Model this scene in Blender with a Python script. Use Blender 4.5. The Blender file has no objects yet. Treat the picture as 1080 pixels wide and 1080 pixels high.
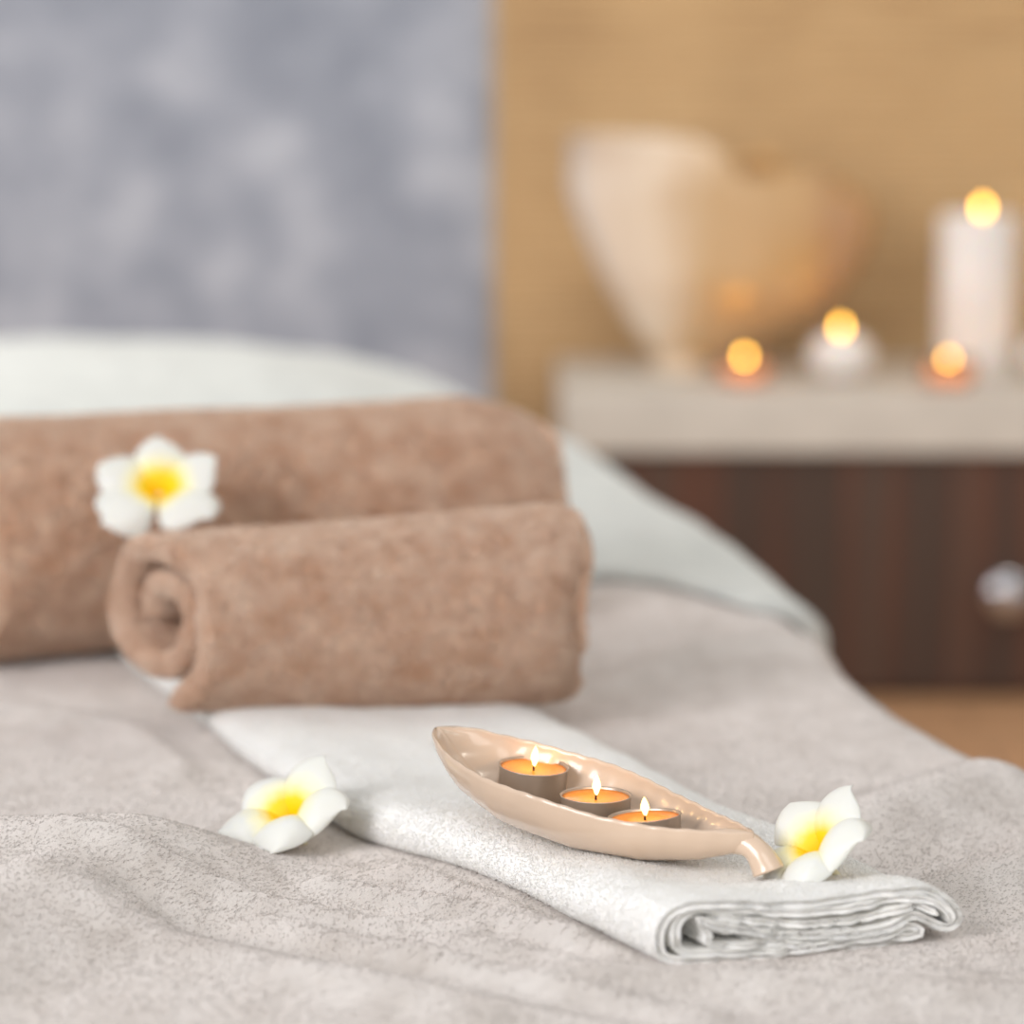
import bpy, math, random
import numpy as np
from mathutils import Vector, Matrix, noise as mn

random.seed(7); RNG = np.random.default_rng(11)
SC = bpy.context.scene
COL = SC.collection
PI = math.pi
# ------------------------------------------------------------------ camera
F = 3400.0; HC = 0.452; PITCH = math.atan(508.0/3400.0)
cp, sp = math.cos(PITCH), math.sin(PITCH)
def ray(px, py):
    a = (px-540)/F; b = (540-py)/F
    return np.array([a, cp + b*sp, -sp + b*cp])
def onz(px, py, z):
    r = ray(px, py); t = (z-HC)/r[2]; return np.array([r[0]*t, r[1]*t, z])
def onD(px, py, D):
    r = ray(px, py); t = D/r[1]; return np.array([r[0]*t, D, HC+r[2]*t])

def fix(x, y, z=0.):
    q = onz(540+x/y*F, 32+(HC-z)/y*F, z); return (float(q[0]), float(q[1]))
cam_d = bpy.data.cameras.new('camera'); cam = bpy.data.objects.new('camera', cam_d); COL.objects.link(cam)
cam.location = (0, 0, HC); cam.rotation_euler = (PI/2-PITCH, 0, 0)
cam_d.sensor_width = 36; cam_d.sensor_fit = 'HORIZONTAL'; cam_d.lens = 36*F/1080
cam_d.clip_start = .05; cam_d.clip_end = 50
cam_d.dof.use_dof = True; cam_d.dof.focus_distance = 1.70
cam_d.dof.aperture_fstop = (cam_d.lens/1000)/0.031
SC.camera = cam

# ------------------------------------------------------------------ helpers
def tag(o, label=None, cat=None, group=None, kind=None):
    if label: o['label'] = label
    if cat: o['category'] = cat
    if group: o['group'] = group
    if kind: o['kind'] = kind
    return o
def empty(name, loc=(0, 0, 0), rot=(0, 0, 0), **k):
    o = bpy.data.objects.new(name, None); COL.objects.link(o)
    o.location = loc; o.rotation_euler = rot; o.empty_display_size = .02
    return tag(o, **k)
def mesh(name, v, f, mat, parent=None, smooth=True, loc=None, **k):
    me = bpy.data.meshes.new(name)
    v = np.asarray(v, float)
    me.from_pydata(v.tolist(), [], f if isinstance(f, list) else f.tolist())
    if smooth: me.polygons.foreach_set('use_smooth', [True]*len(me.polygons))
    me.materials.append(mat); me.update()
    o = bpy.data.objects.new(name, me); COL.objects.link(o)
    if parent: o.parent = parent
    if loc is not None: o.location = loc
    return tag(o, **k)
def grid_faces(n, m, wrapm=False, off=0):
    f = []
    for i in range(n-1):
        for j in range(m if wrapm else m-1):
            j2 = (j+1) % m
            f.append((off+i*m+j, off+i*m+j2, off+(i+1)*m+j2, off+(i+1)*m+j))
    return f
def lathe(prof, seg=48, cx=0, cy=0, z0=0, sx=1, sy=1):
    v = []
    for r, z in prof:
        for k in range(seg):
            a = 2*PI*k/seg; v.append((cx+r*math.cos(a)*sx, cy+r*math.sin(a)*sy, z0+z))
    return v, grid_faces(len(prof), seg, True)
def box(x0, x1, y0, y1, z0, z1):
    v = [(x, y, z) for x in (x0, x1) for y in (y0, y1) for z in (z0, z1)]
    f = [(0, 1, 3, 2), (4, 6, 7, 5), (0, 4, 5, 1), (2, 3, 7, 6), (0, 2, 6, 4), (1, 5, 7, 3)]
    return v, f
def bevel(o, w=.003, s=3):
    m = o.modifiers.new('bevel', 'BEVEL'); m.width = w; m.segments = s; m.limit_method = 'ANGLE'
    return o
def ss(a, b, x):
    t = np.clip((np.asarray(x, float)-a)/(b-a), 0, 1); return t*t*(3-2*t)
def nz(x, y, z=0., s=1.):
    return mn.noise(Vector((x*s, y*s, z*s)))
def fbm(x, y, z=0., s=1., o=3):
    r = 0; a = 1
    for _ in range(o):
        r += a*mn.noise(Vector((x*s, y*s, z*s))); s *= 2.03; a *= .5
    return r

# ------------------------------------------------------------------ materials
def newmat(name):
    m = bpy.data.materials.new(name); m.use_nodes = True
    nt = m.node_tree; b = nt.nodes['Principled BSDF']
    return m, nt, b
def S(c):  # srgb 0-255 -> linear
    return tuple((x/255/12.92 if x/255 <= .04045 else ((x/255+.055)/1.055)**2.4) for x in c)+(1,)
def nd(nt, t, **k):
    n = nt.nodes.new(t)
    for a, v in k.items():
        if a in n.inputs.keys(): n.inputs[a].default_value = v
        else: setattr(n, a, v)
    return n
def coords(nt, scale=(1, 1, 1), rot=(0, 0, 0), kind='Object'):
    tc = nt.nodes.new('ShaderNodeTexCoord'); mp = nt.nodes.new('ShaderNodeMapping')
    mp.inputs['Scale'].default_value = scale; mp.inputs['Rotation'].default_value = rot
    nt.links.new(tc.outputs[kind], mp.inputs['Vector']); return mp.outputs['Vector']
def ramp(nt, fac, stops):
    r = nt.nodes.new('ShaderNodeValToRGB')
    el = r.color_ramp.elements
    while len(el) < len(stops): el.new(.5)
    for e, (p, c) in zip(el, stops): e.position = p; e.color = c
    nt.links.new(fac, r.inputs['Fac']); return r.outputs['Color']
def noise_tex(nt, vec, scale, detail=4, rough=.55):
    n = nt.nodes.new('ShaderNodeTexNoise'); n.inputs['Scale'].default_value = scale
    n.inputs['Detail'].default_value = detail; n.inputs['Roughness'].default_value = rough
    nt.links.new(vec, n.inputs['Vector']); return n.outputs['Fac']
def bumpn(nt, b, h, strength, dist, prev=None):
    n = nt.nodes.new('ShaderNodeBump'); n.inputs['Strength'].default_value = strength
    n.inputs['Distance'].default_value = dist
    nt.links.new(h, n.inputs['Height'])
    if prev: nt.links.new(prev, n.inputs['Normal'])
    nt.links.new(n.outputs['Normal'], b.inputs['Normal']); return n.outputs['Normal']
def cloth_mat(name, c1, c2, nscale=60, bscale=900, bstr=.6, bdist=.001, sheen=.35, sheen_tint=None, aniso=(1, 1, 1), stops=(.35, .65)):
    m, nt, b = newmat(name)
    v = coords(nt, aniso)
    c = ramp(nt, noise_tex(nt, v, nscale, 5), [(stops[0], S(c1)), (stops[1], S(c2))])
    nt.links.new(c, b.inputs['Base Color'])
    b.inputs['Roughness'].default_value = .95; b.inputs['Specular IOR Level'].default_value = .1
    b.inputs['Sheen Weight'].default_value = sheen; b.inputs['Sheen Roughness'].default_value = .5
    if sheen_tint: b.inputs['Sheen Tint'].default_value = S(sheen_tint)
    p = bumpn(nt, b, noise_tex(nt, v, bscale, 2), bstr, bdist)
    bumpn(nt, b, noise_tex(nt, v, nscale*1.3, 4), bstr*.8, bdist*2.5, p)
    return m
M = {}
M['white_terry'] = cloth_mat('white_terry', (250, 248, 242), (255, 254, 250), 160, 900, .5, .0010, .1)
_b = M['white_terry'].node_tree.nodes['Principled BSDF']; _b.inputs['Subsurface Weight'].default_value = .55
_b.inputs['Subsurface Scale'].default_value = .004; _b.inputs['Subsurface Radius'].default_value = (1, .97, .9)
M['brown_terry'] = cloth_mat('brown_terry', (220, 162, 126), (254, 214, 182), 50, 420, .9, .003, .8, (255, 225, 210), stops=(.3, .68))
_b = M['brown_terry'].node_tree.nodes['Principled BSDF']; _b.inputs['Subsurface Weight'].default_value = .5
_b.inputs['Subsurface Scale'].default_value = .005; _b.inputs['Subsurface Radius'].default_value = (1, .8, .65)
M['cover'] = cloth_mat('cover', (200, 203, 200), (213, 216, 212), 40, 500, .5, .001, .2)
M['fleece'] = cloth_mat('fleece', (187, 179, 172), (214, 208, 203), 30, 1500, .6, .0010, .7, (255, 246, 242), aniso=(1, .55, 1), stops=(.3, .7))
_b = M['fleece'].node_tree.nodes['Principled BSDF']; _b.inputs['Subsurface Weight'].default_value = .25
_b.inputs['Subsurface Scale'].default_value = .004; _b.inputs['Subsurface Radius'].default_value = (1, .95, .9)
def simple(name, c, rough=.5, metal=0, spec=.5, **k):
    m, nt, b = newmat(name)
    # a faint procedural variation so that nothing is dead flat
    v = coords(nt); cc = [tuple(x*s for x in S(c)[:3])+(1,) for s in (.93, 1.06)]
    nt.links.new(ramp(nt, noise_tex(nt, v, 14, 3), [(.3, cc[0]), (.7, tuple(min(1, x) for x in cc[1]))]), b.inputs['Base Color'])
    b.inputs['Roughness'].default_value = rough; b.inputs['Metallic'].default_value = metal
    b.inputs['Specular IOR Level'].default_value = spec
    for a, x in k.items(): b.inputs[a.replace('_', ' ')].default_value = x
    return m
def emis(name, c, st):
    m, nt, b = newmat(name)
    b.inputs['Base Color'].default_value = (0, 0, 0, 1); b.inputs['Specular IOR Level'].default_value = 0
    b.inputs['Emission Color'].default_value = c; b.inputs['Emission Strength'].default_value = st
    return m
M['dish'] = simple('dish', (206, 182, 160), .22, 0, .55, Coat_Weight=.4)
M['cup'] = simple('cup', (176, 164, 152), .35, .55)
M['wick'] = simple('wick', (60, 35, 20), .9)
M['flame_core'] = emis('flame_core', (1, .70, .26, 1), 4.5)
M['far_flame'] = emis('far_flame', (1, .52, .06, 1), 17)
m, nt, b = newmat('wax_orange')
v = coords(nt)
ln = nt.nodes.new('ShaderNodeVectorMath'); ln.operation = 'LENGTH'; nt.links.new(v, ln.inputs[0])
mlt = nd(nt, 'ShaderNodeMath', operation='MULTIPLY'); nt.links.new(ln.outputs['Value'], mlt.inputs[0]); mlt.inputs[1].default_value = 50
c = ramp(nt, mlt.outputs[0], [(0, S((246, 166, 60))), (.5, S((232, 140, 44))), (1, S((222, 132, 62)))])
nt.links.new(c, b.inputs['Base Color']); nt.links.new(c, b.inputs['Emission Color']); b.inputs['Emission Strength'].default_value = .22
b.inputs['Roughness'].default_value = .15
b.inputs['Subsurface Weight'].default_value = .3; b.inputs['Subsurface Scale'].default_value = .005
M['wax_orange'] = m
M['wax_white'] = simple('wax_white', (240, 234, 230), .45, 0, .4, Subsurface_Weight=.3, Subsurface_Scale=.01)
# petals: yellow throat fading to white
def petal_mat(name, rad):
    m, nt, b = newmat(name)
    v = coords(nt)
    ln = nt.nodes.new('ShaderNodeVectorMath'); ln.operation = 'LENGTH'; nt.links.new(v, ln.inputs[0])
    nf = noise_tex(nt, v, 120, 3)
    m1 = nd(nt, 'ShaderNodeMath', operation='MULTIPLY_ADD'); nt.links.new(nf, m1.inputs[0]); m1.inputs[1].default_value = .006
    nt.links.new(ln.outputs['Value'], m1.inputs[2])
    m2 = nd(nt, 'ShaderNodeMath', operation='DIVIDE'); nt.links.new(m1.outputs[0], m2.inputs[0]); m2.inputs[1].default_value = rad
    c = ramp(nt, m2.outputs[0], [(.0, S((244, 172, 0))), (.28, S((250, 200, 4))), (.44, S((252, 212, 40))), (.62, S((240, 234, 192))), (.80, S((224, 224, 216)))])
    nt.links.new(c, b.inputs['Base Color']); b.inputs['Roughness'].default_value = .45
    b.inputs['Specular IOR Level'].default_value = .3
    b.inputs['Subsurface Weight'].default_value = .25; b.inputs['Subsurface Scale'].default_value = .004
    b.inputs['Subsurface Radius'].default_value = (1, .9, .6)
    # fine veins
    bumpn(nt, b, noise_tex(nt, v, 260, 2), .15, .0005)
    return m
M['tube'] = simple('tube', (224, 214, 178), .5)

# wall plaster (mottled grey blue)
m, nt, b = newmat('plaster'); v = coords(nt)
c = ramp(nt, noise_tex(nt, v, 7.5, 5, .55), [(.30, S((142, 149, 163))), (.5, S((165, 171, 184))), (.70, S((196, 201, 211)))])
nt.links.new(c, b.inputs['Base Color']); b.inputs['Roughness'].default_value = .9
bumpn(nt, b, noise_tex(nt, v, 30, 5), .3, .004); M['plaster'] = m
# bamboo mat
m, nt, b = newmat('bamboo'); v = coords(nt)
sep = nt.nodes.new('ShaderNodeSeparateXYZ'); nt.links.new(v, sep.inputs[0])
wv = nd(nt, 'ShaderNodeTexWave', wave_type='BANDS', bands_direction='Z'); wv.inputs['Scale'].default_value = 26; wv.inputs['Distortion'].default_value = .4
wv.inputs['Detail'].default_value = 2; nt.links.new(v, wv.inputs['Vector'])
v2 = coords(nt, (1.6, 1, 60)); nz2 = noise_tex(nt, v2, 3, 3)
mx = nd(nt, 'ShaderNodeMath', operation='MULTIPLY_ADD'); nt.links.new(wv.outputs['Fac'], mx.inputs[0]); mx.inputs[1].default_value = .55
nt.links.new(nz2, mx.inputs[2])
v3 = coords(nt, (1, 1, 1)); big = noise_tex(nt, v3, 2.6, 3)
c1 = ramp(nt, mx.outputs[0], [(.3, S((140, 98, 58))), (.62, S((206, 169, 122))), (.95, S((222, 192, 148)))])
c2 = ramp(nt, big, [(.3, S((205, 190, 170))), (.65, S((255, 250, 240)))])
mm = nd(nt, 'ShaderNodeMix', data_type='RGBA', blend_type='MULTIPLY'); mm.inputs[0].default_value = .7
nt.links.new(c1, mm.inputs[6]); nt.links.new(c2, mm.inputs[7]); nt.links.new(mm.outputs[2], b.inputs['Base Color'])
b.inputs['Roughness'].default_value = .6; bumpn(nt, b, wv.outputs['Fac'], .6, .003); M['bamboo'] = m
# dark veneer with vertical grain
m, nt, b = newmat('dark_wood'); v = coords(nt, (1, 1, .03))
c = ramp(nt, noise_tex(nt, v, 9, 5, .6), [(.30, S((62, 46, 38))), (.40, S((80, 64, 54))), (.47, S((72, 54, 45))), (.53, S((98, 62, 46))), (.58, S((84, 70, 60))), (.66, S((76, 58, 49))), (.75, S((112, 92, 78)))])
nt.links.new(c, b.inputs['Base Color']); b.inputs['Roughness'].default_value = .45; M['dark_wood'] = m
m, nt, b = newmat('floor_wood'); v = coords(nt, (.12, 1, 1))
bk = nt.nodes.new('ShaderNodeTexBrick'); nt.links.new(coords(nt), bk.inputs['Vector'])
bk.inputs['Scale'].default_value = 1.2; bk.inputs['Mortar Size'].default_value = .003; bk.inputs['Brick Width'].default_value = 1.4; bk.inputs['Row Height'].default_value = .16
bk.inputs['Color1'].default_value = (1, 1, 1, 1); bk.inputs['Color2'].default_value = (.86, .86, .86, 1); bk.inputs['Mortar'].default_value = (.4, .4, .4, 1)
c = ramp(nt, noise_tex(nt, v, 14, 5), [(.3, S((206, 154, 112))), (.7, S((228, 182, 140)))])
mm = nd(nt, 'ShaderNodeMix', data_type='RGBA', blend_type='MULTIPLY'); mm.inputs[0].default_value = 1
nt.links.new(c, mm.inputs[6]); nt.links.new(bk.outputs['Color'], mm.inputs[7]); nt.links.new(mm.outputs[2], b.inputs['Base Color'])
b.inputs['Roughness'].default_value = .4; M['floor_wood'] = m
M['counter'] = simple('counter', (210, 204, 194), .45)
M['trim'] = simple('trim', (196, 168, 128), .5)
M['chrome'] = simple('chrome', (200, 200, 205), .15, 1)
M['pearl'] = simple('pearl', (226, 204, 178), .28, .15, .6, Coat_Weight=.5)
m, nt, b = newmat('pearl_painted_reflection'); sx_ = nt.nodes.new('ShaderNodeSeparateXYZ'); nt.links.new(coords(nt), sx_.inputs[0])
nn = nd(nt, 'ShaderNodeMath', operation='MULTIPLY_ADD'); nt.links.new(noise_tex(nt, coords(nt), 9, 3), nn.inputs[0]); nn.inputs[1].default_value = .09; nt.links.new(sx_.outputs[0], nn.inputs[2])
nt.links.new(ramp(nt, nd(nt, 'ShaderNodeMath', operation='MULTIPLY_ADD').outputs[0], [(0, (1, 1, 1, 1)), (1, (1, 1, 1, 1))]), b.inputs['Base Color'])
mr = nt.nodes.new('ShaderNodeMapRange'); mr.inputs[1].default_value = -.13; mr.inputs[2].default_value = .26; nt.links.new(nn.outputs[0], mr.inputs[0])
nt.links.new(ramp(nt, mr.outputs[0], [(.0, S((250, 238, 224))), (.33, S((240, 220, 196))), (.52, S((208, 172, 124))), (.85, S((204, 162, 106))), (1, S((190, 142, 90)))]), b.inputs['Base Color'])  # gold towards the right is the bamboo's reflection painted into the colour
b.inputs['Roughness'].default_value = .24; b.inputs['Specular IOR Level'].default_value = .9; b.inputs['Coat Weight'].default_value = .8; b.inputs['Coat IOR'].default_value = 1.7; b.inputs['Coat Roughness'].default_value = .16; M['pearl_painted_reflection'] = m
M['pearl_gold'] = simple('pearl_gold', (204, 160, 104), .28, .35, .6, Coat_Weight=.4)
M['pearl_in'] = simple('pearl_in', (190, 150, 104), .5)
M['amber'] = simple('amber', (236, 150, 92), .25, 0, .5, Emission_Color=(1, .36, .05, 1), Emission_Strength=.9)  # orange candle glow put into the wax as emission
M['table_base'] = simple('table_base', (90, 70, 55), .6)

# ------------------------------------------------------------------ setting
FZ = -0.42; WY = 4.72
mesh('floor', *box(-4, 4, -1.5, WY+.1, FZ-.05, FZ), M['floor_wood'], smooth=False, kind='structure')
mesh('wall_back', *box(-4, 4, WY, WY+.1, FZ, 2.4), M['plaster'], smooth=False, kind='structure')
xb = onD(524, 300, WY-.03)[0]
mesh('trim_1', *box(xb-.006, xb+.004, WY-.035, WY, FZ, 2.4), M['trim'], smooth=False, kind='structure')
mesh('bamboo_screen', *box(xb+.004, 2.6, WY-.03, WY-.001, FZ, 2.35), M['bamboo'], smooth=False,
     label='golden woven bamboo mat panel covering the right side of the back wall', cat='wall panel')

# ------------------------------------------------------------------ tufts of terry pile, added to a mesh's own arrays
def add_tufts(v, f, n, L, r, keep=None, comb=None):
    v = np.asarray(v, float); fa = np.asarray(f, int)
    q = v[fa]; c = q.mean(1)
    nrm = np.cross(q[:, 2]-q[:, 0], q[:, 3]-q[:, 1]); ar = np.linalg.norm(nrm, axis=1); nrm /= (ar[:, None]+1e-12)
    w = ar.copy()
    if keep is not None: w *= keep(c, nrm)
    w /= w.sum()
    idx = RNG.choice(len(fa), n, p=w)
    a = RNG.random((n, 1)); b = RNG.random((n, 1))
    Q = q[idx]; p = (Q[:, 0]*(1-a)+Q[:, 1]*a)*(1-b)+(Q[:, 3]*(1-a)+Q[:, 2]*a)*b
    N = nrm[idx]
    d = N+RNG.normal(0, .45, (n, 3)); d /= np.linalg.norm(d, axis=1)[:, None]
    t = np.cross(d, RNG.normal(0, 1, (n, 3))); t /= np.linalg.norm(t, axis=1)[:, None]
    s = np.cross(d, t)
    if comb is not None:
        cw = np.array([[mn.noise(Vector((x*9, y*9, .5))) for x, y, z in p]]).T
        d = d*.55+np.array(comb)*(1.2+cw*1.6)+np.array([[.3, -.5, 0.]])*cw; d /= np.linalg.norm(d, axis=1)[:, None]
        t = np.cross(d, RNG.normal(0, 1, (n, 3))); t /= np.linalg.norm(t, axis=1)[:, None]; s = np.cross(d, t)
    LL = L*(.5+RNG.random((n, 1))*.8)
    base = p-N*.0003
    ang = [0, 2*PI/3, 4*PI/3]
    ring = [base+r*(math.cos(k)*t+math.sin(k)*s) for k in ang]
    mid = [base+d*LL*.6+r*1.1*(math.cos(k)*t+math.sin(k)*s) for k in ang]
    tip = base+d*LL+t*r*.8
    allv = np.stack(ring+mid+[tip], 1).reshape(-1, 3)
    o = len(v)+np.arange(n)*7
    F4 = []; 
    for k in range(3):
        k2 = (k+1) % 3
        F4.append(np.stack([o+k, o+k2, o+3+k2, o+3+k], 1))
        F4.append(np.stack([o+3+k, o+3+k2, o+6, o+6], 1))
    ff = []
    for i, A in enumerate(F4):
        ff += (A[:, :3] if i % 2 else A).tolist()
    return np.vstack([v, allv]), [tuple(x) for x in f]+ff

# ------------------------------------------------------------------ bed surface
_ed = np.array([(1.0, .36), (1.5, .36), (1.8, .345), (1.99, .316), (2.12, .280), (2.3, .252), (2.5, .228), (2.86, .168), (3.17, .070), (3.42, -.09), (3.56, -.30), (3.62, -.50)])
_ed = np.array([fix(b_, a_)[::-1] for a_, b_ in _ed])
def Xe(y): return float(np.interp(y, _ed[:, 0], _ed[:, 1]))
XL = -.95
def ridge(x, y, pts, w, h):
    P = np.array(pts, float); best = 9
    for a, b in zip(P[:-1], P[1:]):
        d = b-a; t = max(0, min(1, ((x-a[0])*d[0]+(y-a[1])*d[1])/(d@d)))
        q = a+d*t; dd = math.hypot(x-q[0], y-q[1])
        if dd < best: best = dd; tt = t
    tot = 0
    return 1.45*h*math.exp(-(best/w)**2)
def bed_z(x, y):
    z = 0.
    # rise towards the head end
    pr = .10*ss(2.55, 3.35, y)
    z += pr*(1-.62*ss(-.28, .12, x))
    z += .016*math.exp(-((x-.10)/.09)**2)*ss(2.15, 2.5, y)*(1-ss(2.6, 3.0, y))
    # puffed up area lower left
    ye = 1.735-.34*max(0, x+.17)-.15*max(0, x+.02)+.010*nz(x, 3.1, 0, 9)
    z += .030*(1-ss(ye-.05, ye+.055, y))*(1-.35*(1-ss(1.2, 1.68, y)))*(1-ss(-.225, -.11, x+.45*(1.70-y)-.01))
    z += .006*math.exp(-((y-ye+.05)/.05)**2)*(1-ss(-.22, .0, x))
    # creases
    if y < 2.1:
        z += ridge(x, y, [(-.24, 1.665), (-.15, 1.64), (-.08, 1.60), (-.02, 1.585)], .008, .0045)
        z += ridge(x, y, [(-.13, 1.60), (-.06, 1.55), (.0, 1.50), (.09, 1.44)], .009, .0050)
        z += ridge(x, y, [(-.10, 1.665), (-.03, 1.63), (.03, 1.56)], .008, .0045)
        z += ridge(x, y, [(.02, 1.50), (.12, 1.49), (.22, 1.50)], .010, .0030)
        z -= ridge(x, y, [(-.20, 1.62), (-.12, 1.57), (-.05, 1.52)], .010, .0040)
        z += ridge(x, y, [(-.24, 1.60), (-.12, 1.52), (-.02, 1.44)], .018, .004)
        z += ridge(x, y, [(-.06, 1.70), (.0, 1.62), (.05, 1.535)], .009, .004)
        z += ridge(x, y, [(-.03, 1.56), (.05, 1.50), (.2, 1.47), (.32, 1.46)], .022, .005)
        z += ridge(x, y, [(-.1, 1.50), (.06, 1.42), (.2, 1.40)], .012, .003)
        z += ridge(x, y, [(.19, 1.77), (.26, 1.86), (.33, 1.95)], .035, .012)
        z += ridge(x, y, [(.23, 1.66), (.30, 1.75), (.36, 1.84)], .022, .006)
    z += ridge(x, y, [(.07, 2.2), (.13, 2.32), (.2, 2.36)], .02, .004)
    z += ridge(x, y, [(-.36, 2.15), (-.25, 2.05), (-.2, 1.93)], .015, .004)
    z += .0045*fbm(x*1.0, y*.8, 2., 7, 3)
    return float(z)
ys = list(np.arange(1.10, 3.62, .009))
U = np.r_[np.linspace(0, .45, 22), np.linspace(.455, 1, 110)]
R = .045
def bed_grid(off, ystart=None, drop=.38, rows=ys, jit=0, xl=XL):
    V = []; nd_ = 20
    arc = [(R*math.sin(a), -R*(1-math.cos(a))) for a in np.linspace(.2, PI/2, 7)]
    dro = [(R+.012*k/12, -R-(drop-R)*k/12) for k in range(1, 13)]
    prof = arc+dro
    m = len(U)+len(prof)
    allrows = [(y, 0, 0) for y in rows]+[(rows[-1], a, b) for a, b in prof]
    for (y, oy, oz) in allrows:
        xe = Xe(y)-R
        for u in U:
            x = xl+(xe-xl)*u
            V.append((x, y+oy+(off if oy else 0)+jit*0, bed_z(x, y)+off+oz))
        ze = bed_z(xe, y)
        for k, (a, b) in enumerate(prof):
            w = .010*nz(y*7, k*.3, 3)*min(1, k/8)
            V.append((xe+a+off+w, y+oy, max(ze+b+off*(1 if k < 7 else .4)+min(oz, 0)*.999, FZ+.004)))
    return V, grid_faces(len(allrows), m), m
# front rows also reach the ground out of frame
bv, bf, bm_ = bed_grid(0)
def keepb(c, n):
    edge = 1-ss(0, .30, np.abs(c[:, 0])-(c[:, 1]*.17+.03))
    return (1-.75*ss(1.60, 2.4, c[:, 1]))*(.22+.78*edge*ss(1.15, 1.45, c[:, 1]))*(c[:, 1] < 2.75)*(c[:, 2] > -.25)
bv, bf = add_tufts(bv, bf, 300000, .0016, .00030, keepb, comb=(.5, .35, .1))
blanket = mesh('blanket', bv, bf, M['fleece'],
    label='taupe grey plush fleece blanket spread over the whole massage bed', cat='blanket')

# white cover over the head end; its near edge follows a gentle curve
yc0 = 2.515
V = []; rows = np.r_[0, np.linspace(0, 1, 120)]
arc = [(R*math.sin(a), -R*(1-math.cos(a))) for a in np.linspace(.2, PI/2, 7)]
dro = [(R+.006, -R-.16*k/8) for k in range(1, 9)]
prof = arc+dro; UU = np.linspace(0, 1, 110); off = .011
def cover_y0(x): return yc0+.030*nz(x, 1, 0, 5)-.06*ss(.12, .26, x)+.02*ss(.12, .0, x)
nr = len(rows)
for i, r in enumerate(rows):
    base = 0 if i == 0 else off
    for u in list(UU):
        ya = cover_y0(XL+(.23-XL)*u); y = ya+(3.60-ya)*r
        xe = Xe(y)-R; x = XL+(xe-XL)*u
        lift = off*(.25 if i == 0 else min(1, .7+i*.15))
        V.append((x, y, bed_z(x, y)+lift+.002*fbm(x, y, 5, 14, 2)))
    ya = cover_y0(.23); y = ya+(3.60-ya)*r; xe = Xe(y)-R; ze = bed_z(xe, y)
    for k, (a, b_) in enumerate(prof):
        kk = k/len(prof)
        V.append((xe+a+off*(.12 if i == 0 else 1)*1.3+.004*nz(y*9, k*.3, 3), y+.10*kk*kk*(1-r), ze+b_+off*(.12 if i == 0 else 1)*(1 if k < 6 else .5)))
m_ = len(UU)+len(prof)
# tail over the back end
last = V[-m_:]
for (a, b_) in prof[:]:
    for q in last: V.append((q[0], q[1]+a+off, q[2]+b_))
cover = mesh('bed_cover', V, grid_faces(nr+len(prof), m_), M['cover'],
    label='smooth white terry cover draped over the raised head end of the bed', cat='bed cover')

# ribbon swept: path (n,2) in (a,b); map(a,b,s)->xyz; ends rounded
def resample(P, step):
    P = np.asarray(P, float); d = np.r_[0, np.cumsum(np.linalg.norm(np.diff(P, axis=0), axis=1))]
    n = max(8, int(d[-1]/step)); t = np.linspace(0, d[-1], n)
    return np.c_[np.interp(t, d, P[:, 0]), np.interp(t, d, P[:, 1])], t
def smooth_path(P, it=2):
    P = np.asarray(P, float)
    for _ in range(it):  # Chaikin
        Q = [P[0]]
        for a, b in zip(P[:-1], P[1:]): Q += [a*.75+b*.25, a*.25+b*.75]
        Q.append(P[-1]); P = np.array(Q)
    return P
def ribbon(P, th, stations, fmap, endlen, step=.004):
    P, t = resample(P, step)
    T = np.gradient(P, axis=0); T /= np.linalg.norm(T, axis=1)[:, None]+1e-9
    N = np.c_[-T[:, 1], T[:, 0]]
    L = t[-1]; e = th*.9
    k0 = np.sqrt(np.clip(1-(1-np.clip(np.minimum(t, L-t)/e, 0, 1))**2, .02, 1))
    thv = th(t/L) if callable(th) else th
    V = []
    S0, S1 = stations[0], stations[-1]
    for s in stations:
        d = min(abs(s-S0), abs(s-S1))
        ks = math.sqrt(max(.003, 1-(1-min(1, d/endlen))**2))
        A = P+N*(th/2*k0*ks)[:, None]; B = (P-N*(th/2*k0*ks)[:, None])[::-1]
        for i, (a, b) in enumerate(np.vstack([A, B])):
            u = i/len(P) if i < len(P) else (2*len(P)-1-i)/len(P)
            V.append(fmap(a, b, s, u))
    m = 2*len(P)
    f = grid_faces(len(stations), m, True)
    # end caps (thin)
    n = len(P); last = (len(stations)-1)*m
    for i in range(n-1):
        f.append((i, i+1, m-2-i, m-1-i)); f.append((last+i+1, last+i, last+m-1-i, last+m-2-i))
    return np.array(V), f
def end_stations(s0, s1, step, endlen, n=5):
    a = [s0+endlen*(1-math.cos(PI/2*k/n)) for k in range(n)]
    b = [s1-endlen*(1-math.cos(PI/2*k/n)) for k in range(n)][::-1]
    mid = list(np.arange(s0+endlen, s1-endlen, step)); return a+mid+b

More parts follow.
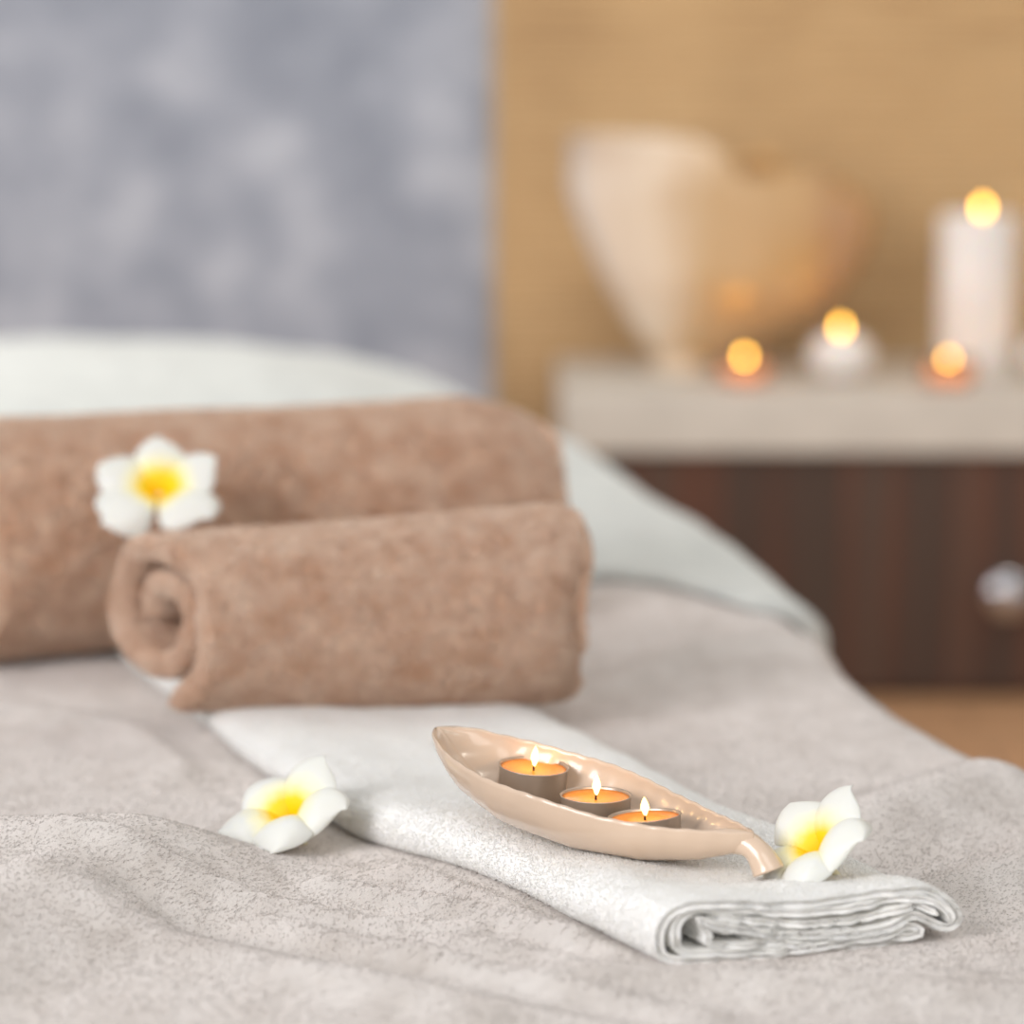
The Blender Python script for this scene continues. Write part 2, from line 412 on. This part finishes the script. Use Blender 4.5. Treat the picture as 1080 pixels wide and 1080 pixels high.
# ------------------------------------------------------------------ folded white towel runner
# left edge (bottom) line
LE = np.array([(.072, 1.547), (.005, 1.683), (-.092, 1.795+.01), (-.17, 2.0), (-.283, 2.318), (-.34, 2.48)])
LE = np.array([fix(*p) for p in LE])
RE = np.array([(.223, 1.597), (.181, 1.700), (.117, 1.825), (.012, 2.09), (-.095, 2.38), (-.15, 2.53)])
RE = np.array([fix(p[0], p[1], .008) for p in RE])
sl = np.r_[0, np.cumsum(np.linalg.norm(np.diff(LE, axis=0), axis=1))]
TL = sl[-1]
def edge(E, s):
    from_ = np.interp(s, sl, E[:, 0]), np.interp(s, sl, E[:, 1]); return np.array(from_)
def edge_s(E, s):
    return (edge(E, max(0, s-.02))*.25+edge(E, s)*.5+edge(E, min(TL, s+.02))*.25)
def towel_map(a, b, s, u):
    sj = s+(.0045*nz(u*14, 1.7, 0)+.003*nz(u*40, 4, 0)-.004*b/.03)*max(0, 1-s/.05)
    L_ = edge_s(LE, max(0, s)); R_ = edge_s(RE, max(0, s))
    dirv = L_-edge_s(LE, min(TL, max(0, s)+.03)); dirv /= np.linalg.norm(dirv)+1e-9
    p = L_+(R_-L_)*a/.15-dirv*(sj-s)
    if s < 0: p = p-dirv*s*-1
    flat = 1-.24*ss(.015, .08, s)-.10*ss(.20, .45, s)
    wav = .0016*nz(p[0]*30, p[1]*30, 1)+.0022*nz(p[0]*10, p[1]*10, 7)
    # soft swell of the left fold away from the end
    z = bed_z(p[0], p[1])+b*flat+wav*min(1, b/.01)+.0009*nz(u*26, s*45, 9)*max(0, 1-s/.06)*min(1, b/.008)
    return (p[0], p[1], z)
def prof_px(P, it=2):
    return smooth_path([((x-45)*.15/1005, (365-65*(x-45)/1005-y)*.031/200) for x, y in P], it)
outer = prof_px([(905, 300), (600, 320), (250, 343), (130, 350), (68, 345), (50, 300), (48, 235), (85, 175), (200, 150), (500, 163), (750, 145), (930, 120), (1020, 165), (1048, 215), (1030, 250), (985, 252), (935, 225), (890, 208), (845, 235), (780, 268), (600, 272), (350, 250), (225, 228), (165, 205)])
inner = prof_px([(330, 285), (600, 292), (800, 285), (860, 255), (905, 250), (925, 272), (895, 285), (700, 296), (450, 318), (250, 322), (135, 328), (100, 290), (98, 225), (135, 185), (250, 172), (500, 193), (750, 176), (900, 150), (975, 170), (1015, 205), (1005, 228)])
midl = prof_px([(215, 200), (350, 214), (550, 232), (720, 228), (830, 195), (900, 178), (960, 200)])
midb = prof_px([(185, 240), (215, 262), (190, 285), (260, 300), (420, 290), (560, 302)], 2)
midc = prof_px([(170, 225), (250, 250), (330, 245), (450, 268), (560, 258), (700, 262)], 2)
Va, Fa, Wt = [], [], []
for P, th in ((outer, .0044), (inner, .0038), (midl, .0036), (midb, .0030), (midc, .0028)):
    v_, f_ = ribbon(P, th, end_stations(-.002, TL, .006, .0028), towel_map, .0028, .0025)
    fs = [tuple(i+sum(len(x) for x in Va) for i in q) for q in f_]
    nP = len(resample(P, .0025)[0])
    Wt += [(1.0 if (k % (2*nP)) < nP else .02) if not Wt or len(Va) == 0 else .06 for k in range(len(fs))]
    Va.append(v_); Fa += fs
v = np.vstack(Va)
def keep(c, n):
    k = np.zeros(len(c)); cam_dir = np.array([0, 0, HC])-c; cam_dir /= np.linalg.norm(cam_dir, axis=1)[:, None]
    vis = ((n*cam_dir).sum(1) > -.25)
    k[:] = vis*1.0
    k *= np.array(Wt)
    k *= (np.abs(c[:, 0]) < c[:, 1]*.17+.03)
    k *= np.where(c[:, 1] > 2.1, .25, 1.0)
    return k
v, f = add_tufts(v, Fa, 300000, .0011, .00028, keep)
runner = mesh('folded_towel', v, f, M['white_terry'],
    label='long white terry towel folded lengthwise, running under the brown rolls and the leaf dish', cat='towel')

# ------------------------------------------------------------------ rolled brown towels
def roll(name, pl, pr, zc0, zc1, r0, r1, turns, th, label, shear=.6, n=60000, phase=0., squash=.95, tl=.0028, seed=0, tp=.03):
    pl = np.array(pl); pr = np.array(pr); ax = pr-pl; L = np.linalg.norm(ax); ax = ax/L; pe = np.array([-ax[1], ax[0]])  # pe points away
    P = []
    rin = .012; N = int(turns*60)
    for i in range(N+1):
        q = i/N; a = phase+2*PI*turns*q
        rr = rin+(1-rin/.06-.0)*q*.06*1.0 if False else None
        pitch = (1-th/2/.06-rin/.06)
        r = (rin/.06+pitch*(q**.92))*(1+.03*math.sin(a*1.5+seed))
        P.append((r*math.cos(a), r*math.sin(a)))
    P = np.array(P)*.06     # unit roll of radius .06
    def fm(a, b, s, u):
        q = s/L; R_ = (r0+(r1-r0)*q)/.06
        A = a*R_*1.02; B = b*R_*squash
        rho = math.hypot(a, b)/.06
        wob = 1+.022*nz(math.atan2(b, a)*1.1+seed, s*9, seed)+.010*nz(math.atan2(b, a)*4, s*22, seed+3)
        A *= wob; B *= wob
        B = max(B, -R_*.06*squash*.90)    # flattened by its own weight
        endw = max(0, 1-q*3)
        e1 = max(0, (q-.7)/.3)
        slant = -shear*A*endw+ shear*.3*A*e1 + .012*nz(u*9, seed, 2)*(endw+e1) - .010*(1-rho)*endw*-1
        # crumpled right end
        e = max(0, 1-(L-s)/tp); A *= 1-.14*e*e; B *= 1-(.30 if B > 0 and tp > .05 else .10)*e*e
        c = pl+ax*(s+slant)+pe*A
        zz = zc0+(zc1-zc0)*q+B
        return (c[0], c[1], zz)
    thn = th
    v_, f_ = ribbon(P, th, end_stations(0, L, .006, .006), fm, .006, .004)
    f_ = [q[::-1] for q in f_]
    def keep(c, nn):
        camd = np.array([0, 0, HC])-c; camd /= np.linalg.norm(camd, axis=1)[:, None]
        k = .35+.65*ss(-.6, -.2, (nn*camd).sum(1))
        # radial distance from axis
        s = ((c[:, :2]-pl)@ax); q = np.clip(s/L, 0, 1); A = ((c[:, :2]-pl)@pe); B = c[:, 2]-(zc0+(zc1-zc0)*q)
        rho = np.hypot(A, B)/(r0+(r1-r0)*q)
        k *= (.02+.98*np.maximum(ss(.72, .80, rho), ss(.07, .05, s))); return k
    v_, f_ = add_tufts(v_, f_, n, tl, .0007, keep)
    return mesh(name, v_, f_, M['brown_terry'], label=label, cat='towel')
roll('rolled_towel', (-.425, 2.275), (.030, 2.43), .090, .099, .096, .090, 3.2, .0165,
     'larger rolled brown terry towel lying behind the smaller roll', shear=.45, n=200000, phase=math.radians(265)-3.2*2*PI, seed=5, tp=.085)
roll('rolled_towel', (-.236, 2.058), (.048, 2.092), .0765, .0850, .0660, .0770, 1.72, .0140,
     'smaller rolled brown terry towel in front, its spiral end facing left', shear=.60, n=100000, phase=math.radians(250)-1.72*2*PI, seed=2)

# ------------------------------------------------------------------ leaf dish
TIP = onD(460, 768, 1.722); JT = onD(795, 880, 1.596)
ax2 = (JT-TIP)[:2]; LD = np.linalg.norm(ax2); ax2 = ax2/LD; pe2 = np.array([-ax2[1], ax2[0]])  # away from camera (right/back)
towel_top = .0245
dish = empty('leaf_dish', (float(TIP[0]+ax2[0]*LD*.55), float(TIP[1]+ax2[1]*LD*.55), towel_top),
             label='beige ceramic leaf shaped dish with ribbed inside, holding three tealights', cat='dish')
O = np.array(dish.location)
def rimz(t): return float(np.interp(t, [0, .06, .12, .3, .45, .55, .65, .8, 1.0], [TIP[2], .0740, .0705, .0635, .0595, .0560, .0522, .0490, .0485]))
def botz(t): return float(np.interp(t, [0, .05, .15, .3, .5, .7, .85, 1.0], [TIP[2]-.009, .060, .0430, .0310, .0250, .0250, .0300, .0400]))
def halfw(t): return .041*(max(1e-4, math.sin(PI*min(.9995, t)**.80))**.78) if t > -1 else .003
def dish_pt(t, q, inner):    # q -1..1 across
    w = halfw(t); rz = rimz(t); bz = botz(t)
    if inner:
        w = max(.00005, w-.0019*min(1, w/.006)); bz = rz-(rz-bz-.0055)*float(ss(0, .07, t))*float(ss(1.0, .95, t))
    a = q*PI/2
    if abs(q) <= 1:
        y = w*math.sin(a)*(.88+.12*abs(math.sin(a))); k = (1-abs(math.cos(a))**.75)
        z = bz+(rz-bz)*(1-max(0, math.cos(a))**.95)
    if inner:
        ph = t*105-abs(q)*7.0     # ribs sweep from the midrib
        z += .0005*math.sin(ph)*min(1, abs(q)*3)*(1 if abs(q) < .97 else .3); z += .0012*math.exp(-(q/.05)**2)
    else:
        ph = t*105-abs(q)*7.0; y += .00012*math.sin(ph)*math.copysign(1, q)
    p = TIP[:2]+ax2*LD*t+pe2*y
    z += .00012*math.sin(t*105-7)*(abs(q)**8)
    return np.array([p[0], p[1], z])-O
NT, NQ = 240, 44; V = []
ts = [(1-math.cos(PI*i/(NT-1)))/2*.45+(i/(NT-1))*.55 for i in range(NT)]
qs = np.sin(np.linspace(-PI/2, PI/2, NQ))*.35+np.linspace(-1, 1, NQ)*.65
for t in ts:
    row = [dish_pt(t, q, False) for q in qs]
    inn = [dish_pt(t, q, True) for q in qs[::-1]]
    lip1 = (row[-1]+inn[0])/2+np.array([0, 0, .0008]); lip2 = (row[0]+inn[-1])/2+np.array([0, 0, .0008])
    V += row+[lip1]+inn+[lip2]
m_ = 2*NQ+2
f = grid_faces(NT, m_, True)+[tuple(range(m_))[::-1], tuple(range((NT-1)*m_, NT*m_))]
mesh('bowl', V, f, M['dish'], dish)
# curled stem
def tube_pts(C, Rr, seg=20, flat=None):
    C = np.array(C, float); V = []
    T = np.gradient(C, axis=0); T /= np.linalg.norm(T, axis=1)[:, None]
    up = np.array([0.2, .3, 1.]); 
    for i, (c, t, r) in enumerate(zip(C, T, Rr)):
        s = np.cross(t, up); s /= np.linalg.norm(s); n = np.cross(s, t)
        for k in range(seg):
            a = 2*PI*k/seg; V.append(c+r*(math.cos(a)*s+math.sin(a)*n*(flat[i] if flat else 1)))
    f = grid_faces(len(C), seg, True)+[tuple(range(seg))[::-1], tuple(range((len(C)-1)*seg, len(C)*seg))]
    return V, f
def spl(P, n):
    P = np.array(P, float); t = np.linspace(0, len(P)-1, n); out = []
    for x in t:
        i = min(int(x), len(P)-2); u = x-i
        p0 = P[max(i-1, 0)]; p1 = P[i]; p2 = P[i+1]; p3 = P[min(i+2, len(P)-1)]
        out.append(.5*((2*p1)+(-p0+p2)*u+(2*p0-5*p1+4*p2-p3)*u*u+(-p0+3*p1-3*p2+p3)*u**3))
    return np.array(out)
C = spl([onD(738, 891, 1.624), onD(756, 889, 1.614), onD(772, 887, 1.607), onD(788, 890, 1.601), onD(800, 900, 1.597), onD(808, 913, 1.595), onD(811, 920, 1.594)], 30)-O
Rr = np.interp(np.linspace(0, 1, 30), [0, .16, .4, .6, .8, .96, 1], [.004, .0072, .0066, .0064, .0078, .0086, .0076])
mesh('stem', *tube_pts(C, Rr), M['dish'], dish)

# ------------------------------------------------------------------ tealights
FL = [(0.0002, 0), (.0010, .0012), (.0018, .0036), (.0024, .0046), (.0021, .0068), (.0014, .0092), (.0006, .0110), (.00005, .0118)]
def tealight(px, py, D, tilt, axis, label, first=None, fh=1.0, h=.0175):
    top = onD(px, py, D); r = .019
    t = empty('tealight', label=label, cat='candle')
    cupP = [(0, 0), (r-.0015, 0), (r-.0006, .0008), (r-.0004, h-.0012), (r+.0001, h-.0004), (r+.0002, h), (r-.0003, h+.0001), (r-.0009, h-.0004), (r-.0011, h-.003), (r-.0013, .004)]
    mesh('metal_cup', *lathe(cupP, 64), M['cup'], t)
    hw = h-.0022
    # wax with origin on its own centre so the glow is radial
    prof = [(.0001, -.0006), (.004, -.0005), (.010, 0), (r-.0030, .0002), (r-.0014, .0010), (r-.00135, -.004)]
    mesh('wax', *lathe(prof, 48), M['wax_orange'], t, loc=(0, 0, hw))
    mesh('wick', *tube_pts([(0, 0, -.001), (0, 0, .0015), (.0003, 0, .003), (.0006, .0001, .0045)], [.0006, .0006, .0005, .0004], 8), M['wick'], t, loc=(0, 0, hw))
    mesh('flame', *lathe([(a, b*fh) for a, b in FL], 20), M['flame_core'], t, loc=(.0003, 0, hw+.0016))
    n = Vector((0, 0, 1))
    axw = Vector((axis[0], axis[1], 0)); rot = Matrix.Rotation(math.radians(tilt), 4, axw)
    up = rot @ Vector((0, 0, h))
    t.matrix_world = Matrix.Translation(Vector(top)-up) @ rot
    ld = bpy.data.lights.new('flame_light', 'POINT'); ld.energy = .012; ld.color = (1, .55, .2); ld.shadow_soft_size = .003
    lo = bpy.data.objects.new('flame_light', ld); COL.objects.link(lo); lo.location = Vector(top)+Vector((0, 0, .008))
    return t
perp = (pe2[0], pe2[1])
tealight(563, 807.5, 1.703, 5.0, perp, 'orange lit tealight nearest the pointed tip of the leaf dish')
tealight(628.5, 838, 1.665, .5, perp, 'orange lit tealight in the middle of the three in the leaf dish')
tealight(680, 859.5, 1.630, -5.0, perp, 'orange lit tealight nearest the curled stem of the leaf dish', fh=.85, h=.0135)

# ------------------------------------------------------------------ plumeria
def plumeria(loc, axis, spin, size, label, petals, tube_len=.014):
    """axis: direction the flower faces; petals: per petal (angle deg, a0, a1, curl, twist, length)"""
    e = empty('plumeria_flower', label=label, cat='flower')
    pm = petal_mat('petal', size*.95)
    NU, NV = 17, 22
    for (ang, a0, a1, curl, tw, ln) in petals:
        V = []
        Lp = size*ln; W = Lp*.46
        z = 0; rr = .0022
        cl = []; steps = NV
        for j in range(NV):
            vv = j/(NV-1); al = math.radians(a0+(a1-a0)*ss(0, 1, vv)); cl.append((rr, z, al))
            rr += math.sin(al)*Lp/(NV-1); z += math.cos(al)*Lp/(NV-1)
        for j, (r_, z_, al) in enumerate(cl):
            vv = j/(NV-1)
            w = W*((.12+.88*ss(-.05, .66, vv))*math.sqrt(max(0, 1-max(0, (vv-.55)/.45)**2.6))+.004)
            for i in range(NU):
                u = -1+2*i/(NU-1)
                # normal direction (towards flower front)
                nr_, nz_ = -math.cos(al), math.sin(al)
                q = -curl*W*(abs(u)**2.4)*(w/W)*ss(.1, .6, vv)+tw*W*u*(w/W)*(1-.3*vv)
                if u > .55: q += -.22*W*((u-.55)/.45)**2*ss(.2, .7, vv)*ss(1.05, .8, vv)
                sk = .10*W*u*vv
                R_ = r_+nr_*q+sk; Z_ = z_+nz_*q; T_ = u*w*(1-.10*curl*abs(u))
                V.append((R_, T_, Z_))
        an = math.radians(ang+spin); ca, sa = math.cos(an), math.sin(an)
        V = [(x*ca-y*sa, x*sa+y*ca, z) for x, y, z in V]
        o = mesh('petal', V, grid_faces(NV, NU), pm, e)
        md = o.modifiers.new('thick', 'SOLIDIFY'); md.thickness = .0007; md.offset = 0
        md = o.modifiers.new('sub', 'SUBSURF'); md.levels = 1; md.render_levels = 1
    mesh('floral_tube', *lathe([(.0001, -tube_len), (.0022, -tube_len), (.0024, -tube_len*.9), (.0018, -tube_len*.5), (.0021, -.003), (.0024, -.0005), (.0010, .0002), (.0001, .0003)], 20), M['tube'], e)
    e.location = loc
    e.rotation_euler = Vector(axis).to_track_quat('Z', 'Y').to_euler()
    return e
# on the rolls, facing the camera and up
p1 = onD(168, 522, 2.180)
plumeria(p1, (.02, -.62, .78), 0, .0455, 'white plumeria with yellow throat resting on the rolled brown towels',
         [(226, 46, 104, .3, .05, 1.20), (314, 46, 104, .3, .05, 1.16), (20, 42, 92, .3, .16, 1.0), (90, 40, 86, .3, .16, .90), (160, 42, 94, .3, .16, 1.0)], .012)
# beside the runner on the blanket
p2 = onD(311, 872, 1.760)
plumeria(p2, (-.36, -.30, .88), 0, .0460, 'white plumeria with yellow throat lying on the grey blanket left of the white towel',
         [(162, 24, 118, .45, .2, 1.05), (234, 24, 112, .4, .2, 1.0), (306, 24, 125, .45, .2, 1.05), (18, 24, 128, .5, .2, 1.05), (90, 18, 100, .35, .25, 1.0)], .014)
# at the end of the towel beside the dish stem
p3 = onD(871, 908, 1.608)
plumeria(p3, (-.56, -.16, .80), 0, .0430, 'white plumeria with yellow throat on the folded towel end beside the dish stem',
         [(165, 22, 92, .35, .2, 1.0), (240, 24, 118, .45, .2, .98), (312, 24, 128, .5, .2, 1.0), (22, 22, 125, .5, .2, 1.08), (95, 18, 98, .35, .25, 1.0)], .012)

# ------------------------------------------------------------------ cabinet and its candles
CF = 4.16; CT = float(onD(800, 413, CF)[2]); CB = 4.60
cab = empty('cabinet', (1.0, CF+.02, FZ), label='dark wood veneer cabinet under the pale worktop', cat='cabinet')
def W(vf, o): 
    v_, f_ = vf; return [tuple(np.array(q)-np.array(o.location)) for q in v_], f_
x0 = float(onD(640, 600, CF)[0]); ztop = CT-.082
bevel(mesh('carcass', *W(box(x0, 1.7, CF+.035, CB-.01, FZ, ztop), cab), M['dark_wood'], cab, smooth=False), .002)
dr = bevel(mesh('door', *W(box(x0+.001, 1.0, CF+.016, CF+.034, FZ+.012, ztop-.003), cab), M['dark_wood'], cab, smooth=False), .002)
bevel(mesh('door', *W(box(1.004, 1.70, CF+.016, CF+.034, FZ+.012, ztop-.003), cab), M['dark_wood'], cab, smooth=False), .002)
kc = onD(1063, 629, CF-.012)
v_, f_ = lathe([(.0001, .0), (.008, .0), (.009, .006), (.012, .010), (.024, .014), (.030, .022), (.031, .028), (.027, .034), (.015, .039), (.0001, .040)], 40)
v_ = [(x, -z, y) for x, y, z in v_]
kb = mesh('knob', [tuple(np.array(q)+np.array([kc[0], CF+.0165, kc[2]])-np.array(cab.location)) for q in v_], [q[::-1] for q in f_], M['chrome'], dr, label='round chrome knob')
xl = float(onD(592, 440, CF)[0])
ctop = bevel(mesh('worktop', *box(xl, 1.9, CF, CB, ztop+.0005, CT), M['counter'], smooth=False,
     label='thick pale cream worktop carrying the candles and the shell vase', cat='worktop'), .004)

def far_flame(parent, p, s=1.0):
    return mesh('flame', *lathe([(a*2.2*s, b*1.5*s) for a, b in FL], 16), M['far_flame'], parent, loc=tuple(p))
def votive(px, D, r, h, kind, label, fy):
    b0 = onD(px, 400, D); 
    t = empty('votive_candle', (float(b0[0]), D, CT+.0005), label=label, cat='candle')
    if kind == 'amber':
        mesh('candle_cup', *lathe([(0.0001, 0), (r*.75, 0), (r*.95, h*.15), (r, h*.6), (r*.97, h), (r*.92, h), (r*.93, h*.6), (r*.85, h*.2), (.0001, h*.15)], 40), M['pinkglass'], t)
        mesh('wax', *lathe([(.0001, h*.17), (r*.80, h*.2), (r*.86, h*.62), (.0001, h*.6)], 32), M['amber'], t)
        zt = h*.6
    else:
        prof = [(r*math.cos(a), h/2+h/2*math.sin(a)) for a in np.linspace(-1.35, 1.35, 16)]
        prof = [(.0001, prof[0][1])]+prof+[(.0001, prof[-1][1]-.003)]
        mesh('wax', *lathe([(a, b-prof[0][1]) for a, b in prof], 40), M['wax_white'], t); zt = h-.006
    mesh('wick', *tube_pts([(0, 0, zt-.002), (0, 0, zt+.003), (.0005, 0, zt+.008)], [.0009, .0009, .0007], 8), M['wick'], t)
    fz = float(onD(px, fy, D)[2])-CT-.014
    far_flame(t, (0, 0, max(zt+.003, fz)), .9)
    ld = bpy.data.lights.new('flame_light', 'POINT'); ld.energy = .014; ld.color = (1, .5, .15); ld.shadow_soft_size = .01
    lo = bpy.data.objects.new('flame_light', ld); COL.objects.link(lo); lo.location = (b0[0], D, CT+zt+.03)
M['pinkglass'] = simple('pinkglass', (252, 226, 206), .2, 0, .5, Transmission_Weight=.85)
votive(785, 4.26, .036, .034, 'amber', 'orange glowing votive candle in a cup in front of the shell vase', 372)
votive(886, 4.30, .044, .066, 'ball', 'round white ball candle right of the shell vase', 357)
votive(1000, 4.24, .036, .034, 'amber', 'orange glowing votive candle in a cup in front of the tall pillar', 380)
votive(1112, 4.30, .044, .066, 'ball', 'round white ball candle right of the tall pillar, cut by the frame', 357)
pc = onD(1030, 300, 4.36); zt = float(onD(1030, 226, 4.36)[2])-CT
pil = empty('pillar_candle', (float(pc[0]), 4.36, CT+.0005), label='tall thick white pillar candle standing on the worktop', cat='candle')
r = .052
mesh('wax', *lathe([(.0001, 0), (r-.001, 0), (r, .002), (r, zt-.004), (r-.003, zt), (r-.008, zt-.001), (r-.014, zt-.005), (.0001, zt-.007)], 56), M['wax_white'], pil)
mesh('wick', *tube_pts([(0, 0, zt-.009), (0, 0, zt), (.001, 0, zt+.006)], [.001, .001, .0008], 8), M['wick'], pil)
far_flame(pil, (.006, 0, zt+.0), 1.0)
ld = bpy.data.lights.new('flame_light', 'POINT'); ld.energy = .014; ld.color = (1, .5, .15); ld.shadow_soft_size = .01
lo = bpy.data.objects.new('flame_light', ld); COL.objects.link(lo); lo.location = (pc[0], 4.36, CT+zt+.035)

# ------------------------------------------------------------------ shell vase
VD = 4.42
vase = empty('shell_vase', (float(onD(715, 400, VD)[0]), VD, CT+.0005),
             label='large glossy cream shell shaped vase with a wide flared mouth', cat='vase')
VO = np.array(vase.location)
def vp(px, py): p = onD(px, py, VD)-VO; return p[0], p[2]
# horizontal sections: (py, x left, x right) give the flared heart-like outline
secs = [(398, 690, 752), (386, 694, 752), (372, 690, 775), (352, 672, 822), (325, 655, 868), (295, 638, 896), (265, 624, 914), (235, 612, 922), (212, 604, 916), (196, 600, 896)]
V = []; seg = 64
hs = []
for (py, xa, xb_) in secs:
    a, z = vp(xa, py); b_, _ = vp(xb_, py); hs.append(((a+b_)/2, (b_-a)/2, z))
hs = np.array(hs); tt = np.linspace(0, len(hs)-1, 46); hi = spl(hs, 46)
for i, (cx, hw_, z) in enumerate(hi):
    if i == 0: z = 0
    q = i/45; dep = hw_*(.62 if q > .2 else .62+.38*(1-q/.2))
    dep = min(dep, .105)
    for k in range(seg):
        a = 2*PI*k/seg
        rib = 1+.012*math.cos(14*a)*ss(.15, .5, q)
        V.append((cx+hw_*math.cos(a)*rib, dep*math.sin(a)*rib, max(z, 0)))
# closing shoulder: the section shrinks towards the two lobes
f = grid_faces(46, seg, True); f.append(tuple(range(seg))[::-1])
# mouth: raise left lobe, dip at the notch, right lobe rolls over
top = V[-seg:]; cx, hw_, z = hi[-1]
rim_pts = []
for ring, (shr, dz) in enumerate([(1.0, 1.0), (.995, 1.04), (.965, 1.04), (.90, .5), (.80, -.3), (.55, -1.0), (.2, -1.3)]):
    for k in range(seg):
        a = 2*PI*k/seg; xx = math.cos(a)
        lift = np.interp(xx, [-1, -.75, -.1, .05, .22, .38, .7, 1], [.066, .066, .064, .052, .014, .012, .026, .004])
        yy = min(.105, hw_*.62)*math.sin(a)
        V.append((cx+hw_*xx*shr-(.012 if xx < 0 else 0)*abs(xx)*min(1, ring+.0), yy*shr, z+lift*(dz if dz > 0 else 0)+(dz*.07 if dz < 0 else 0)))
n0 = 46*seg
f += grid_faces(8, seg, True, off=45*seg)
f.append(tuple(range(len(V)-seg, len(V))))
mesh('body', V, f, M['pearl_painted_reflection'], vase)
# golden curl at the notch
a0, b0 = vp(795, 178)
C = []; Rr = []
for i in range(40):
    q = i/39; ang = PI*1.1+q*2.6*PI; rr = .034*(1-q)+.006
    C.append((a0+rr*math.cos(ang), -.05, b0+.000+rr*math.sin(ang)*.8)); Rr.append(.015*(1-.6*q))
mesh('curl', *tube_pts(C, Rr, 14), M['pearl_gold'], vase, label='golden curl at the notch of the mouth')
fv = lathe([(.0001, 0), (.046, 0), (.047, .006), (.038, .012), (.034, .022), (.0001, .022)], 40)
fx, _ = vp(718, 398)
mesh('foot', [(x+fx, y, z) for x, y, z in fv[0]], fv[1], M['pearl'], vase)

# ------------------------------------------------------------------ light
w = bpy.data.worlds.new('world'); SC.world = w; w.use_nodes = True
bg = w.node_tree.nodes['Background']; bg.inputs['Color'].default_value = (.96, .975, .97, 1); bg.inputs['Strength'].default_value = .57
def area(name, loc, target, size, power, color, sy=None):
    l = bpy.data.lights.new(name, 'AREA'); l.energy = power; l.color = color; l.size = size
    if sy: l.shape = 'RECTANGLE'; l.size_y = sy
    o = bpy.data.objects.new(name, l); COL.objects.link(o); o.location = loc
    o.rotation_euler = (Vector(target)-Vector(loc)).to_track_quat('-Z', 'Y').to_euler(); return o
area('window_light', (-1.75, -.15, 1.15), (0, 1.6, 0), 1.3, 60, (1, .975, .985), 1.4)
area('fill_light', (.7, -.6, 1.5), (0, 1.8, 0), 1.5, 17, (1, .98, .96))  # added camera-side fill, brightens the towel end and near blanket
area('vase_glint_light', (-1.0, 3.2, .55), (.35, 4.4, .15), .13, 3.2, (1, .96, .92))  # pair of small added lights, unseen, for highlights on the vase's left flank
area('vase_glint_light', (-.8, 3.2, 1.15), (.35, 4.4, .15), .13, 3.2, (1, .96, .92))
area('overhead_light', (.6, 3.0, 2.2), (.2, 2.6, 0), 1.6, 6, (1, .93, .86))  # broad warm area light high above the bed
area('wall_wash', (1.1, 3.0, 2.3), (.7, 4.7, .3), .6, 10, (1, .9, .76))
SC.view_settings.view_transform = 'Standard'; SC.view_settings.look = 'None'
SC.view_settings.exposure = 0.0
